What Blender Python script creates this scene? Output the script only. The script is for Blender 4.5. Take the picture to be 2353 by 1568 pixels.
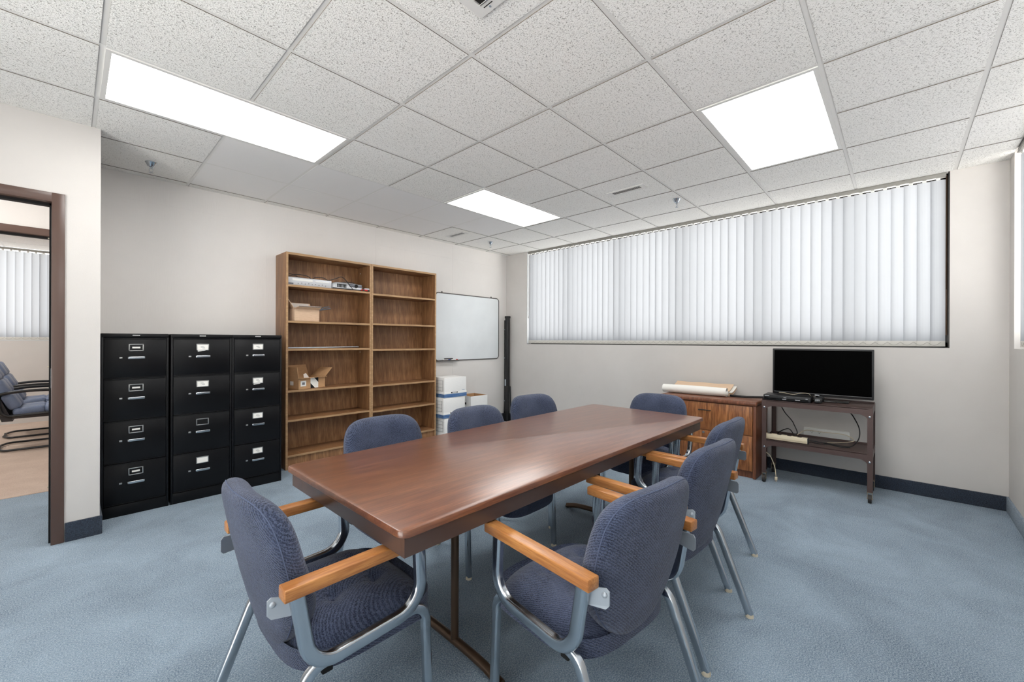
import bpy, bmesh, math, random
from mathutils import Vector, Matrix
random.seed(7)
PI = math.pi
for o in list(bpy.data.objects):
    bpy.data.objects.remove(o)
sc = bpy.context.scene
COL = sc.collection

# ------------------------------------------------------------------ camera
CX, CY, CZ, YAW, ROLL = -.7096, -2.1191, 1.270, .7529, .0033
cam_d = bpy.data.cameras.new('camera')
cam = bpy.data.objects.new('camera', cam_d); COL.objects.link(cam)
cam_d.sensor_width = 36; cam_d.lens = 951.24 / 2353 * 36; cam_d.clip_start = .02
F_ = Vector((math.cos(YAW), math.sin(YAW), 0)); R_ = Vector((math.sin(YAW), -math.cos(YAW), 0)); U_ = Vector((0, 0, 1))
RR = R_ * math.cos(ROLL) + U_ * math.sin(ROLL); UU = U_ * math.cos(ROLL) - R_ * math.sin(ROLL)
M = Matrix.Identity(4)
for i in range(3):
    M[i][0] = RR[i]; M[i][1] = UU[i]; M[i][2] = -F_[i]
M.translation = (CX, CY, CZ)
cam.matrix_world = M
sc.camera = cam

# ------------------------------------------------------------------ world and exposure
SKY = 7.2
LAMP = 7.6
W = bpy.data.worlds.new('sky'); sc.world = W; W.use_nodes = True
wn = W.node_tree.nodes; wl = W.node_tree.links
bg = wn['Background']; bg.inputs[1].default_value = SKY
tc = wn.new('ShaderNodeTexCoord'); sep = wn.new('ShaderNodeSeparateXYZ'); ma = wn.new('ShaderNodeMath'); cr = wn.new('ShaderNodeValToRGB')
wl.new(tc.outputs['Generated'], sep.inputs[0]); ma.operation = 'MULTIPLY_ADD'; ma.inputs[1].default_value = .5; ma.inputs[2].default_value = .5; wl.new(sep.outputs['Z'], ma.inputs[0]); wl.new(ma.outputs[0], cr.inputs[0]); wl.new(cr.outputs[0], bg.inputs[0])
# glow below the horizon added to light the ceiling, softer overcast above
cr.color_ramp.elements[0].position = .47; cr.color_ramp.elements[0].color = (1, .975, .95, 1)
cr.color_ramp.elements[1].position = .53; cr.color_ramp.elements[1].color = (.26, .268, .276, 1)
sc.view_settings.view_transform = 'Standard'
sc.view_settings.look = 'None'
sc.view_settings.exposure = 0.56
sc.view_settings.gamma = 1
sc.view_settings.use_curve_mapping = False

# ------------------------------------------------------------------ materials
def lin(c):
    c = c / 255
    return c / 12.92 if c <= .04045 else ((c + .055) / 1.055) ** 2.4
def rgb(r, g, b): return (lin(r), lin(g), lin(b), 1)
MATS = {}
class MT:
    def __init__(s, name, col=(.5, .5, .5, 1), rough=.5, metal=0, spec=.5):
        s.m = bpy.data.materials.new(name); s.m.use_nodes = True
        s.n = s.m.node_tree.nodes; s.l = s.m.node_tree.links
        s.b = s.n['Principled BSDF']; s.out = s.n['Material Output']
        s.b.inputs['Base Color'].default_value = col; s.b.inputs['Roughness'].default_value = rough
        s.b.inputs['Metallic'].default_value = metal; s.b.inputs['Specular IOR Level'].default_value = spec
        MATS[name] = s.m
    def co(s, scale=(1, 1, 1), rot=(0, 0, 0), kind='Object'):
        t = s.n.new('ShaderNodeTexCoord'); mp = s.n.new('ShaderNodeMapping')
        mp.inputs['Scale'].default_value = scale; mp.inputs['Rotation'].default_value = rot
        s.l.new(t.outputs[kind], mp.inputs[0]); return mp.outputs[0]
    def noise(s, co, scale, detail=3, rough=.5, dist=0):
        t = s.n.new('ShaderNodeTexNoise'); s.l.new(co, t.inputs['Vector'])
        t.inputs['Scale'].default_value = scale; t.inputs['Detail'].default_value = detail
        t.inputs['Roughness'].default_value = rough; t.inputs['Distortion'].default_value = dist
        return t.outputs['Fac']
    def voro(s, co, scale, feat='F1', rnd=1):
        t = s.n.new('ShaderNodeTexVoronoi'); s.l.new(co, t.inputs['Vector']); t.feature = feat
        t.inputs['Scale'].default_value = scale; t.inputs['Randomness'].default_value = rnd; return t.outputs['Distance']
    def wave(s, co, scale, dist=0, det=0, dscale=1, axis='X', typ='BANDS', prof='SIN'):
        t = s.n.new('ShaderNodeTexWave'); s.l.new(co, t.inputs['Vector']); t.wave_type = typ; t.bands_direction = axis
        t.wave_profile = prof
        t.inputs['Scale'].default_value = scale; t.inputs['Distortion'].default_value = dist
        t.inputs['Detail'].default_value = det; t.inputs['Detail Scale'].default_value = dscale; return t.outputs['Fac']
    def ramp(s, fac, stops):
        t = s.n.new('ShaderNodeValToRGB'); s.l.new(fac, t.inputs[0]); e = t.color_ramp.elements
        while len(e) < len(stops): e.new(.5)
        for q, (p, c) in zip(e, stops):
            q.position = p; q.color = c if len(c) == 4 else (*c, 1)
        return t.outputs[0]
    def rmap(s, fac, a, b, c, d):
        t = s.n.new('ShaderNodeMapRange'); s.l.new(fac, t.inputs[0])
        for k, v in zip((1, 2, 3, 4), (a, b, c, d)): t.inputs[k].default_value = v
        return t.outputs[0]
    def mix(s, fac, a, b, mode='MIX'):
        t = s.n.new('ShaderNodeMix'); t.data_type = 'RGBA'; t.blend_type = mode
        for k, v in ((0, fac), (6, a), (7, b)):
            if isinstance(v, (int, float)): t.inputs[k].default_value = v
            elif isinstance(v, tuple): t.inputs[k].default_value = v
            else: s.l.new(v, t.inputs[k])
        return t.outputs[2]
    def math(s, op, a, b=0):
        t = s.n.new('ShaderNodeMath'); t.operation = op
        for k, v in ((0, a), (1, b)):
            if isinstance(v, (int, float)): t.inputs[k].default_value = v
            else: s.l.new(v, t.inputs[k])
        return t.outputs[0]
    def col(s, c): s.l.new(c, s.b.inputs['Base Color']); return s
    def rgh(s, c): s.l.new(c, s.b.inputs['Roughness']); return s
    def bump(s, h, dist=.002, strength=1):
        t = s.n.new('ShaderNodeBump'); t.inputs['Distance'].default_value = dist; t.inputs['Strength'].default_value = strength
        s.l.new(h, t.inputs['Height']); s.l.new(t.outputs[0], s.b.inputs['Normal']); return s

# plain painted wall
def wallmat(name, c):
    m = MT(name, rgb(*c), .75, 0, .2)
    co = m.co()
    n = m.noise(co, 1.3, 4, .6)
    m.col(m.mix(m.rmap(n, .35, .7, 0, 1), rgb(*[v - 4 for v in c]), rgb(*[v + 3 for v in c])))
    m.bump(m.noise(co, 180, 3), .0006, .5); return m
wallmat('wall_paint', (206, 202, 198))
m = MT('wall_vinyl', rgb(222, 217, 210), .65, 0, .25)
co = m.co(scale=(260, 260, 14)); n = m.noise(co, 1, 3)
co2 = m.co(); n2 = m.noise(co2, .9, 4, .6)
m.col(m.mix(m.rmap(n2, .35, .7, 0, 1), rgb(222, 218, 214), rgb(229, 225, 221)))
m.bump(n, .0012, .6)
# carpets
def carpet(name, a, b, speck, big=2.2):
    m = MT(name, a, .95, 0, .1); co = m.co()
    n1 = m.noise(co, big, 5, .62, .4); n2 = m.noise(co, 190, 3, .75); n3 = m.noise(co, 40, 3, .6)
    c = m.mix(m.rmap(n1, .36, .66, 0, 1), a, b)
    c = m.mix(m.rmap(n3, .35, .7, 0, .35), c, speck[0])
    c = m.mix(m.rmap(n2, .42, .64, 0, .75), c, speck[1])
    m.col(c)
    m.bump(m.math('ADD', n2, m.math('MULTIPLY', n3, .6)), .006, .9)
    m.b.inputs['Sheen Weight'].default_value = .25; m.b.inputs['Sheen Roughness'].default_value = .6
    return m
carpet('blue_carpet', rgb(70, 98, 122), rgb(126, 151, 172), (rgb(80, 106, 130), rgb(192, 206, 216)))
carpet('beige_carpet', rgb(186, 160, 142), rgb(205, 182, 164), (rgb(190, 162, 142), rgb(222, 200, 182)), 4)
carpet('navy_carpet_trim', rgb(24, 32, 46), rgb(34, 44, 60), (rgb(28, 38, 52), rgb(64, 78, 96)))
# ceiling tile
m = MT('ceiling_tile', rgb(235, 232, 228), .9, 0, .1)
co = m.co(); co3 = m.co(scale=(1, 1, 1))
n = m.noise(co, 130, 3, .6, 1.0); v = m.noise(co, 80, 4, .6, 2.0); big = m.noise(co, 1.1, 3)
pit = m.rmap(n, .30, .43, 1, 0)
c = m.mix(m.rmap(big, .35, .7, 0, 1), rgb(248, 246, 241), rgb(252, 250, 246))
c = m.mix(m.math('MULTIPLY', pit, .75), c, rgb(166, 160, 153))
c = m.mix(m.rmap(v, .22, .33, .6, 0), c, rgb(120, 110, 102))
m.col(c); m.bump(m.math('SUBTRACT', m.noise(co, 150, 2), m.math('MULTIPLY', pit, 1.2)), .004, .8)
MT('smooth_tile', rgb(240, 238, 236), .7, 0, .2)
MT('grid_metal', rgb(232, 230, 226), .55, 0, .3)
MT('white_metal', rgb(228, 226, 222), .45, 0, .4)
MT('dark_gap', rgb(30, 28, 26), .8)
m = MT('diffuser', (1, 1, 1, 1), .5); m.b.inputs['Emission Color'].default_value = (1, .985, .96, 1); m.b.inputs['Emission Strength'].default_value = LAMP
# metals
m = MT('chrome', rgb(196, 202, 208), .16, 1); m.rgh(m.rmap(m.noise(m.co(), 30, 4), .3, .7, .12, .26))
m = MT('brushed_steel', rgb(190, 190, 188), .3, 1); m.bump(m.noise(m.co(scale=(4, 300, 300)), 1, 2), .0003, .4)
MT('satin_plate', rgb(168, 176, 184), .4, .35)
MT('bronze_metal', rgb(84, 66, 52), .38, .55)
MT('brown_paint', rgb(88, 68, 60), .27, 0, .5)
m = MT('cart_paint', rgb(84, 66, 62), .4, .25, .5); m.bump(m.noise(m.co(), 400, 2), .0003, .5)
m = MT('cabinet_black', rgb(12, 12, 14), .3, .0, .28); m.bump(m.noise(m.co(), 600, 2), .0004, .6)
m.col(m.mix(m.rmap(m.noise(m.co(scale=(1, 1, 6)), 22, 6, .7), .72, .76, 0, .25), rgb(12, 12, 14), rgb(95, 95, 98)))
MT('black_plastic', rgb(24, 24, 26), .4, 0, .5)
MT('black_gloss', rgb(10, 10, 12), .12, 0, .5)
MT('black_matte', rgb(20, 20, 21), .7, 0, .3)
MT('screen_glass', (.0006, .0006, .0007, 1), .5, 0, .02)
MT('rubber', rgb(48, 44, 42), .6)
MT('caster_metal', rgb(150, 138, 118), .35, .8)
MT('silver_plastic', rgb(196, 198, 202), .35, .2)
MT('smoked_plastic', rgb(98, 100, 108), .2, 0, .5)
MT('white_plastic', rgb(230, 230, 226), .4)
MT('beige_plastic', rgb(214, 202, 176), .45)
MT('red_plastic', rgb(190, 34, 34), .4)
MT('blue_plastic', rgb(36, 60, 150), .4)
MT('paper', rgb(238, 236, 230), .8, 0, .2)
MT('grey_ink', rgb(120, 120, 124), .8)
MT('tan_paper', rgb(216, 188, 160), .85, 0, .2)
MT('clear_tape', rgb(216, 206, 198), .18, 0, .5)
MT('glide', rgb(206, 196, 174), .5)
m = MT('whiteboard', rgb(226, 230, 232), .22, 0, .5)
m.col(m.mix(m.rmap(m.noise(m.co(), 2.2, 4), .4, .7, 0, 1), rgb(222, 226, 228), rgb(230, 234, 236)))
MT('board_frame', rgb(96, 92, 90), .4, .5)
def card(name, c, k=5):
    m = MT(name, rgb(*c), .85, 0, .15)
    m.col(m.mix(m.rmap(m.noise(m.co(scale=(1, 1, 4)), 30, 4), .3, .7, 0, 1), rgb(*[v - k for v in c]), rgb(*[v + k for v in c])))
card('cardboard', (192, 152, 112)); card('cardboard_pale', (214, 184, 156)); card('carton_white', (236, 235, 232), 2)
m = MT('carton_blue', rgb(62, 100, 150), .8)
m.col(m.mix(m.rmap(m.noise(m.co(scale=(3, 3, 60)), 3, 3), .45, .6, 0, .6), rgb(62, 100, 150), rgb(120, 150, 186)))
# woods
def wood(name, a, b, dark, scale, along, rough=.4, spec=.5, ring=.5, nb=0, streak=.6):
    m = MT(name, a, rough, 0, spec)
    s = [1, 1, 1]; s[along] = .07
    co = m.co(scale=tuple(s)); s2 = [1, 1, 1]; s2[along] = .16; co2 = m.co(scale=tuple(s2))
    n1 = m.noise(co, scale, 6, .65, .6); n2 = m.noise(co, scale * 7, 4, .6, .2)
    rings = m.wave(co2, scale * ring, 7, 3, 1.2, axis='DIAGONAL')
    c = m.mix(m.rmap(n1, .32, .68, 0, 1), a, b)
    c = m.mix(m.rmap(rings, .25, 1, .38, 0), c, dark)
    c = m.mix(m.rmap(n2, .40, .56, streak, 0), c, dark)
    m.col(c)
    if not nb: m.bump(n2, .0003, .25)
    return m
wood('walnut_laminate', rgb(116, 70, 46), rgb(140, 90, 62), rgb(80, 46, 32), 24, 0, .28, .6, .35, nb=1, streak=.5)
MATS['walnut_laminate'].node_tree.nodes['Principled BSDF'].inputs['Coat Weight'].default_value = .5
MATS['walnut_laminate'].node_tree.nodes['Principled BSDF'].inputs['Coat Roughness'].default_value = .33
wood('oak_laminate', rgb(142, 102, 68), rgb(172, 128, 88), rgb(104, 70, 46), 16, 2, .42, .4, .45)
wood('oak_edge', rgb(174, 140, 102), rgb(188, 152, 112), rgb(150, 116, 82), 20, 0, .45, .4)
wood('credenza_oak', rgb(152, 92, 50), rgb(190, 128, 78), rgb(88, 48, 26), 17, 2, .36, .45, .6)
wood('credenza_trim', rgb(120, 72, 50), rgb(142, 90, 64), rgb(88, 52, 36), 22, 2, .34, .45)
wood('arm_wood', rgb(176, 116, 62), rgb(204, 146, 86), rgb(146, 88, 48), 24, 1, .3, .5)
# upholstery weave
def fabric(name, a, b, c):
    m = MT(name, a, .95, 0, .15); co = m.co()
    w1 = m.wave(m.co(rot=(.6, .3, .9)), 62, 5, 2, 3, axis='DIAGONAL'); n2 = m.noise(co, 300, 3, .7); n3 = m.noise(co, 9, 3)
    k = m.mix(m.rmap(n2, .38, .62, 0, 1), a, b)
    k = m.mix(m.rmap(w1, .35, .9, 0, .45), k, c)
    k = m.mix(m.rmap(n3, .4, .75, 0, .3), k, c)
    m.col(k); m.bump(m.math('ADD', w1, n2), .0016, .8)
    m.b.inputs['Sheen Weight'].default_value = .2; m.b.inputs['Sheen Roughness'].default_value = .5
fabric('blue_tweed', rgb(22, 28, 44), rgb(62, 71, 95), rgb(98, 108, 134))
MT('tweed_seam', rgb(78, 88, 112), .95)
MT('tuft_button', rgb(44, 50, 72), .9)
m = MT('blue_leather', rgb(112, 126, 154), .38, 0, .5); m.bump(m.noise(m.co(), 12, 4, .6, 1), .02, .5)
MT('black_leather', rgb(46, 42, 44), .4)
# translucent blind
m = MT('blind_fabric'); m.n.remove(m.b)
d = m.n.new('ShaderNodeBsdfDiffuse'); t = m.n.new('ShaderNodeBsdfTranslucent'); mx = m.n.new('ShaderNodeMixShader')
st = m.wave(m.co(), 34, .4, 1, axis='X'); cc = m.mix(m.rmap(st, 0, 1, 0, 1), rgb(214, 216, 220), rgb(232, 234, 238))
d.inputs[0].default_value = rgb(150, 153, 158); m.l.new(cc, t.inputs[0])
mx.inputs[0].default_value = .17; m.l.new(d.outputs[0], mx.inputs[1]); m.l.new(t.outputs[0], mx.inputs[2]); m.l.new(mx.outputs[0], m.out.inputs[0])
m = MT('blind_hem'); m.n.remove(m.b)
d = m.n.new('ShaderNodeBsdfDiffuse'); t = m.n.new('ShaderNodeBsdfTranslucent'); mx = m.n.new('ShaderNodeMixShader')
d.inputs[0].default_value = rgb(206, 203, 196); t.inputs[0].default_value = rgb(206, 203, 196); mx.inputs[0].default_value = .16
m.l.new(d.outputs[0], mx.inputs[1]); m.l.new(t.outputs[0], mx.inputs[2]); m.l.new(mx.outputs[0], m.out.inputs[0])
MT('blind_rail', rgb(150, 148, 142), .5)
MT('chain', rgb(150, 146, 138), .4)
m = MT('window_glass'); m.n.remove(m.b)
tr = m.n.new('ShaderNodeBsdfTransparent'); gl = m.n.new('ShaderNodeBsdfGlossy'); mx = m.n.new('ShaderNodeMixShader')
tr.inputs[0].default_value = (.97, .975, .97, 1); gl.inputs['Roughness'].default_value = .02; mx.inputs[0].default_value = .06
m.l.new(tr.outputs[0], mx.inputs[1]); m.l.new(gl.outputs[0], mx.inputs[2]); m.l.new(mx.outputs[0], m.out.inputs[0])
MT('window_frame_dark', rgb(58, 56, 54), .45, .4)
MT('window_frame_light', rgb(206, 208, 208), .5)
MT('grass', rgb(92, 120, 70), .9)

# ------------------------------------------------------------------ mesh helpers
class G:
    def __init__(s): s.bm = bmesh.new()
    def box(s, x0, x1, y0, y1, z0, z1, bev=0, seg=2):
        b = bmesh.new(); bmesh.ops.create_cube(b, size=1)
        for v in b.verts:
            v.co = Vector(((x0 + x1) / 2 + v.co.x * (x1 - x0), (y0 + y1) / 2 + v.co.y * (y1 - y0), (z0 + z1) / 2 + v.co.z * (z1 - z0)))
        if bev: bmesh.ops.bevel(b, geom=list(b.edges), offset=bev, segments=seg, affect='EDGES', profile=.5)
        s._add(b); return s
    def _add(s, b, mat=None):
        if mat: bmesh.ops.transform(b, matrix=mat, verts=b.verts)
        me = bpy.data.meshes.new('tmp'); b.to_mesh(me); b.free(); s.bm.from_mesh(me); bpy.data.meshes.remove(me)
    def obox(s, c, size, rot=(0, 0, 0), bev=0):
        b = bmesh.new(); bmesh.ops.create_cube(b, size=1)
        for v in b.verts: v.co = Vector((v.co.x * size[0], v.co.y * size[1], v.co.z * size[2]))
        if bev: bmesh.ops.bevel(b, geom=list(b.edges), offset=bev, segments=2, affect='EDGES', profile=.5)
        from mathutils import Euler
        s._add(b, Matrix.Translation(c) @ Euler(rot).to_matrix().to_4x4()); return s
    def ring(s, pts): return [s.bm.verts.new(p) for p in pts]
    def bridge(s, a, b, closed=True):
        n = len(a)
        for i in range(n if closed else n - 1):
            j = (i + 1) % n
            try: s.bm.faces.new((a[i], a[j], b[j], b[i]))
            except ValueError: pass
    def loft(s, rings, cap=True, closed=True):
        R = [s.ring(r) for r in rings]
        for a, b in zip(R, R[1:]): s.bridge(a, b, closed)
        if cap and closed:
            s.bm.faces.new(list(reversed(R[0]))); s.bm.faces.new(R[-1])
        return s
    def tube(s, path, r, seg=10, cap=True):
        P = [Vector(p) for p in path]; rings = []; up = None
        for i, p in enumerate(P):
            t = (P[min(i + 1, len(P) - 1)] - P[max(i - 1, 0)]).normalized()
            if up is None:
                up = Vector((0, 0, 1)) if abs(t.z) < .9 else Vector((1, 0, 0))
            up = (up - t * up.dot(t)).normalized(); sd = t.cross(up)
            rr = r[i] if isinstance(r, (list, tuple)) else r
            rings.append([p + (up * math.cos(a) + sd * math.sin(a)) * rr for a in [2 * PI * k / seg for k in range(seg)]])
        return s.loft(rings, cap)
    def sweep(s, path, w, t, side, rad=.3, seg=3):
        """rounded-rect profile: w along `side`, t across; path planar (perp. to side)"""
        P = [Vector(p) for p in path]; S = Vector(side).normalized(); rings = []
        prof = []; r = min(w, t) / 2 * rad * 2 * .5 + 0; r = min(r, min(w, t) / 2 * .98)
        for cx, cy, a0 in ((w / 2 - r, t / 2 - r, 0), (-w / 2 + r, t / 2 - r, PI / 2), (-w / 2 + r, -t / 2 + r, PI), (w / 2 - r, -t / 2 + r, 1.5 * PI)):
            for k in range(seg + 1):
                a = a0 + PI / 2 * k / seg; prof.append((cx + r * math.cos(a), cy + r * math.sin(a)))
        for i, p in enumerate(P):
            tt = Vector((0, 0, 0))
            if i > 0: tt += (P[i] - P[i - 1]).normalized()
            if i < len(P) - 1: tt += (P[i + 1] - P[i]).normalized()
            tt.normalize(); nn = tt.cross(S).normalized()
            rings.append([p + S * a + nn * b for a, b in prof])
        return s.loft(rings)
    def lathe(s, prof, c=(0, 0, 0), seg=24):
        c = Vector(c)
        rings = [[c + Vector((r * math.cos(a), r * math.sin(a), z)) for a in [2 * PI * k / seg for k in range(seg)]] for r, z in prof]
        return s.loft(rings)
    def cyl(s, p0, p1, r, seg=16): return s.tube([p0, p1], r, seg)
    def prism(s, poly, axis, a, b):
        """poly of 2D points; axis 0/1/2 extrusion from a to b"""
        def mk(p, h):
            q = list(p); q.insert(axis, h); return tuple(q)
        R0 = s.ring([mk(p, a) for p in poly]); R1 = s.ring([mk(p, b) for p in poly])
        s.bridge(R0, R1); s.bm.faces.new(list(reversed(R0))); s.bm.faces.new(R1); return s
    def quad(s, *p): s.bm.faces.new([s.bm.verts.new(q) for q in p]); return s
    def obj(s, name, mat, parent=None, smooth=35, loc=None):
        bmesh.ops.remove_doubles(s.bm, verts=s.bm.verts, dist=1e-6)
        bmesh.ops.recalc_face_normals(s.bm, faces=s.bm.faces)
        me = bpy.data.meshes.new(name); s.bm.to_mesh(me); s.bm.free()
        me.materials.append(MATS[mat])
        if smooth:
            for p in me.polygons: p.use_smooth = True
            me.set_sharp_from_angle(angle=math.radians(smooth))
        o = bpy.data.objects.new(name, me); COL.objects.link(o)
        if parent: o.parent = parent
        if loc: o.location = loc
        return o
def thing(name, label, cat, loc=(0, 0, 0), rotz=0, group=None):
    o = bpy.data.objects.new(name, None); COL.objects.link(o); o.empty_display_size = .05
    o.location = loc; o.rotation_euler = (0, 0, rotz); o['label'] = label; o['category'] = cat
    if group: o['group'] = group
    return o
def tag(o, label, cat, group=None):
    o['label'] = label; o['category'] = cat
    if group: o['group'] = group
    return o
def struct(o): o['kind'] = 'structure'; return o
def kids(o): return [c for c in bpy.data.objects if c.parent == o]
def dup(root, loc, rotz, label, group=None):
    def rec(o, par):
        c = o.copy(); COL.objects.link(c); c.parent = par
        for k in kids(o): rec(k, c)
        return c
    r = rec(root, None); r.location = loc; r.rotation_euler = (0, 0, rotz); r['label'] = label
    if group: r['group'] = group
    return r
def fillet(pts, rads, seg=7):
    P = [Vector(p) for p in pts]; out = [P[0]]
    for i in range(1, len(P) - 1):
        r = rads[i - 1] if isinstance(rads, (list, tuple)) else rads
        a = (P[i - 1] - P[i]).normalized(); b = (P[i + 1] - P[i]).normalized()
        ang = a.angle(b); d = r / math.tan(ang / 2); c = P[i] + (a + b).normalized() * (r / math.sin(ang / 2))
        p0 = P[i] + a * d; p1 = P[i] + b * d; v0 = p0 - c; v1 = p1 - c; th = v0.angle(v1)
        for k in range(seg + 1):
            f = k / seg; out.append(c + (v0 * math.sin((1 - f) * th) + v1 * math.sin(f * th)) / math.sin(th))
    out.append(P[-1]); return out
def smoothcurve(pts, n=8):
    P = [Vector(p) for p in pts]; P = [P[0] * 2 - P[1]] + P + [P[-1] * 2 - P[-2]]; out = []
    for i in range(1, len(P) - 2):
        for k in range(n):
            t = k / n; a, b, c, d = P[i - 1:i + 3]
            out.append(.5 * ((2 * b) + (c - a) * t + (2 * a - 5 * b + 4 * c - d) * t * t + (3 * b - a - 3 * c + d) * t ** 3))
    out.append(P[-2]); return out
def barframe(g, x0, x1, y0, y1, w, z0, z1, ends=None):
    e = w if ends is None else ends
    g.box(x0, x1, y0, y0 + e, z0, z1).box(x0, x1, y1 - e, y1, z0, z1)
    g.box(x0, x0 + w, y0 + e, y1 - e, z0, z1).box(x1 - w, x1, y0 + e, y1 - e, z0, z1)
    return g
def sgnpow(v, p): return math.copysign(abs(v) ** p, v)

# ------------------------------------------------------------------ room shell
T = .6096
H = 2.6476
YA, XB, YC, YS, XW = 2.54, 4.12, -2.72, 1.70, -2.6      # north wall, east wall, south wall, door wall, west wall
SILL = 1.225
struct(G().box(XW - .2, XB + .3, YC - .3, 3.07, -.1, 0).obj('floor', 'blue_carpet'))
struct(G().box(-4.2, 1.2, 3.07, 7.7, -.1, .004).obj('floor_office', 'beige_carpet'))

# north wall (behind shelves) with panel seams
g = G().box(-.575, XB + .2, YA, YA + .12, 0, H + .1)
for x in (.634, 1.828, 3.025): g.box(x - .004, x + .004, YA - .0015, YA, 0, H)
g.box(-.575, XB, YA - .0015, YA, 2.438, 2.444)
struct(g.obj('wall_north', 'wall_vinyl'))
# east wall with window opening
WY0, WY1 = -2.41, 2.095
g = G().box(XB, XB + .16, YC - .2, YA + .12, 0, SILL).box(XB, XB + .16, YC - .2, WY0, SILL, H + .1).box(XB, XB + .16, WY1, YA + .12, SILL, H + .1).box(XB, XB + .16, WY0, WY1, H + .012, H + .1)
struct(g.obj('wall_east', 'wall_paint'))
# south wall with window opening
WX0, WX1 = -1.6, 3.945
g = G().box(XW - .2, XB, YC - .16, YC, 0, SILL).box(WX1, XB, YC - .16, YC, SILL, H + .1).box(XW - .2, WX0, YC - .16, YC, SILL, H + .1).box(WX0, WX1, YC - .16, YC, H + .012, H + .1)
struct(g.obj('wall_south', 'wall_paint'))
struct(G().box(XW - .15, XW, YC, YS + .13, 0, .08).box(XW - .15, XW, YC, -2.5, .08, H + .1).box(XW - .15, XW, .1, YS + .13, .08, H + .1).box(XW - .15, XW, -2.5, .1, H, H + .1).obj('wall_west', 'wall_paint'))
# door wall (thickness .13) with doorway
DX0, DX1, DH = -1.80, -.745, 2.15
g = G().box(XW - .15, DX0, YS, YS + .13, 0, H + .1).box(DX0, DX1, YS, YS + .13, DH, H + .1).box(DX1, -.575, YS, YS + .13, 0, H + .1)
g.box(-.70, -.575, YS + .13, YA + .12, 0, H + .1)
struct(g.obj('wall_door_side', 'wall_paint'))
# corridor and office beyond
g = G().box(-.70, -.575, YA + .12, 3.07, 0, H + .1).box(-3.4, -1.95, 3.05, 3.17, 0, H + .1).box(-1.95, -.70, 3.05, 3.17, 2.17, H + .1).box(-.72, .0, 3.05, 3.17, 0, H + .1)
struct(g.obj('wall_corridor', 'wall_paint'))
struct(G().box(-3.4, -3.28, 1.83, 3.05, 0, H + .1).obj('wall_corridor_west', 'wall_paint'))
OY = 7.56
g = G().box(-4.2, 1.2, OY, OY + .15, 0, 1.25).box(-4.2, -3.4, OY, OY + .15, 1.25, H + .1).box(.2, 1.2, OY, OY + .15, 1.25, H + .1)
g.box(-4.32, -4.2, 3.05, OY + .15, 0, H + .1).box(.2, .32, 3.17, OY, 0, H + .1)
struct(g.obj('wall_office', 'wall_paint'))

# ceiling: tegular tiles in a metal grid, some replaced by flat lay-in tiles
SMOOTH = {(0, 2), (0, 3), (1, 2), (1, 3), (2, 2), (2, 3), (3, 2), (3, 3), (4, 2)}
LIGHTS = [(-1, 1), (3, 1), (3, -3), (-1, -3)]            # each spans two tiles in x, one in y
litset = {(i + k, j) for i, j in LIGHTS for k in (0, 1)}
g = G(); gs = G(); gp = G()
e = .011
for i in range(-5, 7):
    for j in range(-5, 5):
        x0, x1 = i * T, (i + 1) * T; y0, y1 = j * T, (j + 1) * T
        x0c, x1c, y0c, y1c = max(x0, XW), min(x1, XB), max(y0, YC), min(y1, YA)
        if x1c - x0c < .02 or y1c - y0c < .02: continue
        if (i, j) in litset: continue
        if x0c < -.62 and y1c > YS:
            if y0c > YS - .03: continue
            y1c = min(y1c, YS)
        elif x0c < -.575 and y0c > YS: x0c = -.575
        a = [x0c + (e if x0c == x0 else 0), x1c - (e if x1c == x1 else 0), y0c + (e if y0c == y0 else 0), y1c - (e if y1c == y1 else 0)]
        if (i, j) in SMOOTH: gs.box(*a, H + .0022, H + .02)
        else: g.box(*a, H - .001, H + .02)
ceil = struct(g.obj('ceiling', 'ceiling_tile', smooth=0))
MT('tile_edge_shade', rgb(118, 110, 100), .95, 0, .05)  # dark colour on tile sides stands for shade in the grid gaps
ceil.data.materials.append(MATS['tile_edge_shade'])
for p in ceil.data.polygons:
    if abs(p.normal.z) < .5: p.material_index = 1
# pocket over the file cabinets, left end, and corridor / office ceilings
gc = G().box(-3.4, -.70, YS + .13, 3.05, H, H + .02); 
gc.box(-4.2, .2, 3.17, OY, H, H + .02)
gc.obj('office_ceiling_tiles', 'ceiling_tile', ceil, 0)
gs.obj('smooth_tile', 'smooth_tile', ceil, 0)
# grid bars
b = G()
for i in range(-4, 7): b.box(i * T - .012, i * T + .012, YC, YA if i * T > -.575 else YS, H + .003, H + .010)
for j in range(-4, 5): b.box((-.575 if j * T > YS else XW), XB, j * T - .012, j * T + .012, H + .0026, H + .010)
for k in range(8): b.box(-4.2, .2, 3.4 + k * T - .01, 3.4 + k * T + .01, H - .002, H)
for k in range(4): b.box(-2.6 + k * 1.22 - .012, -2.6 + k * 1.22 + .012, 3.17, OY, H - .003, H)
b.obj('ceiling_grid', 'grid_metal', ceil, 0)
struct(G().box(XW - .3, XB + .3, YC - .3, YA + .3, H + .13, H + .17).box(XW - .2, XB, YC, YA, H + .02, H + .04).box(-4.3, 1.2, 1.7, OY + .2, H + .1, H + .14).obj('ceiling_slab', 'wall_paint'))
# baseboards (carpet strip)
struct(G().box(XB - .014, XB, YC, YA, 0, .11, .003).obj('baseboard_east', 'navy_carpet_trim'))
struct(G().box(XW, XB, YC, YC + .014, 0, .11, .003).obj('baseboard_south', 'blue_carpet'))
struct(G().box(-.575, XB, YA - .014, YA, 0, .11, .003).obj('baseboard_north', 'navy_carpet_trim'))
struct(G().box(-.73, -.572, YS - .014, YS, 0, .12, .003).box(XW, DX0 - .06, YS - .014, YS, 0, .12, .003).box(-.575, -.563, YS - .012, YA, 0, .12, .003).obj('baseboard_door_side', 'navy_carpet_trim'))

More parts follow.
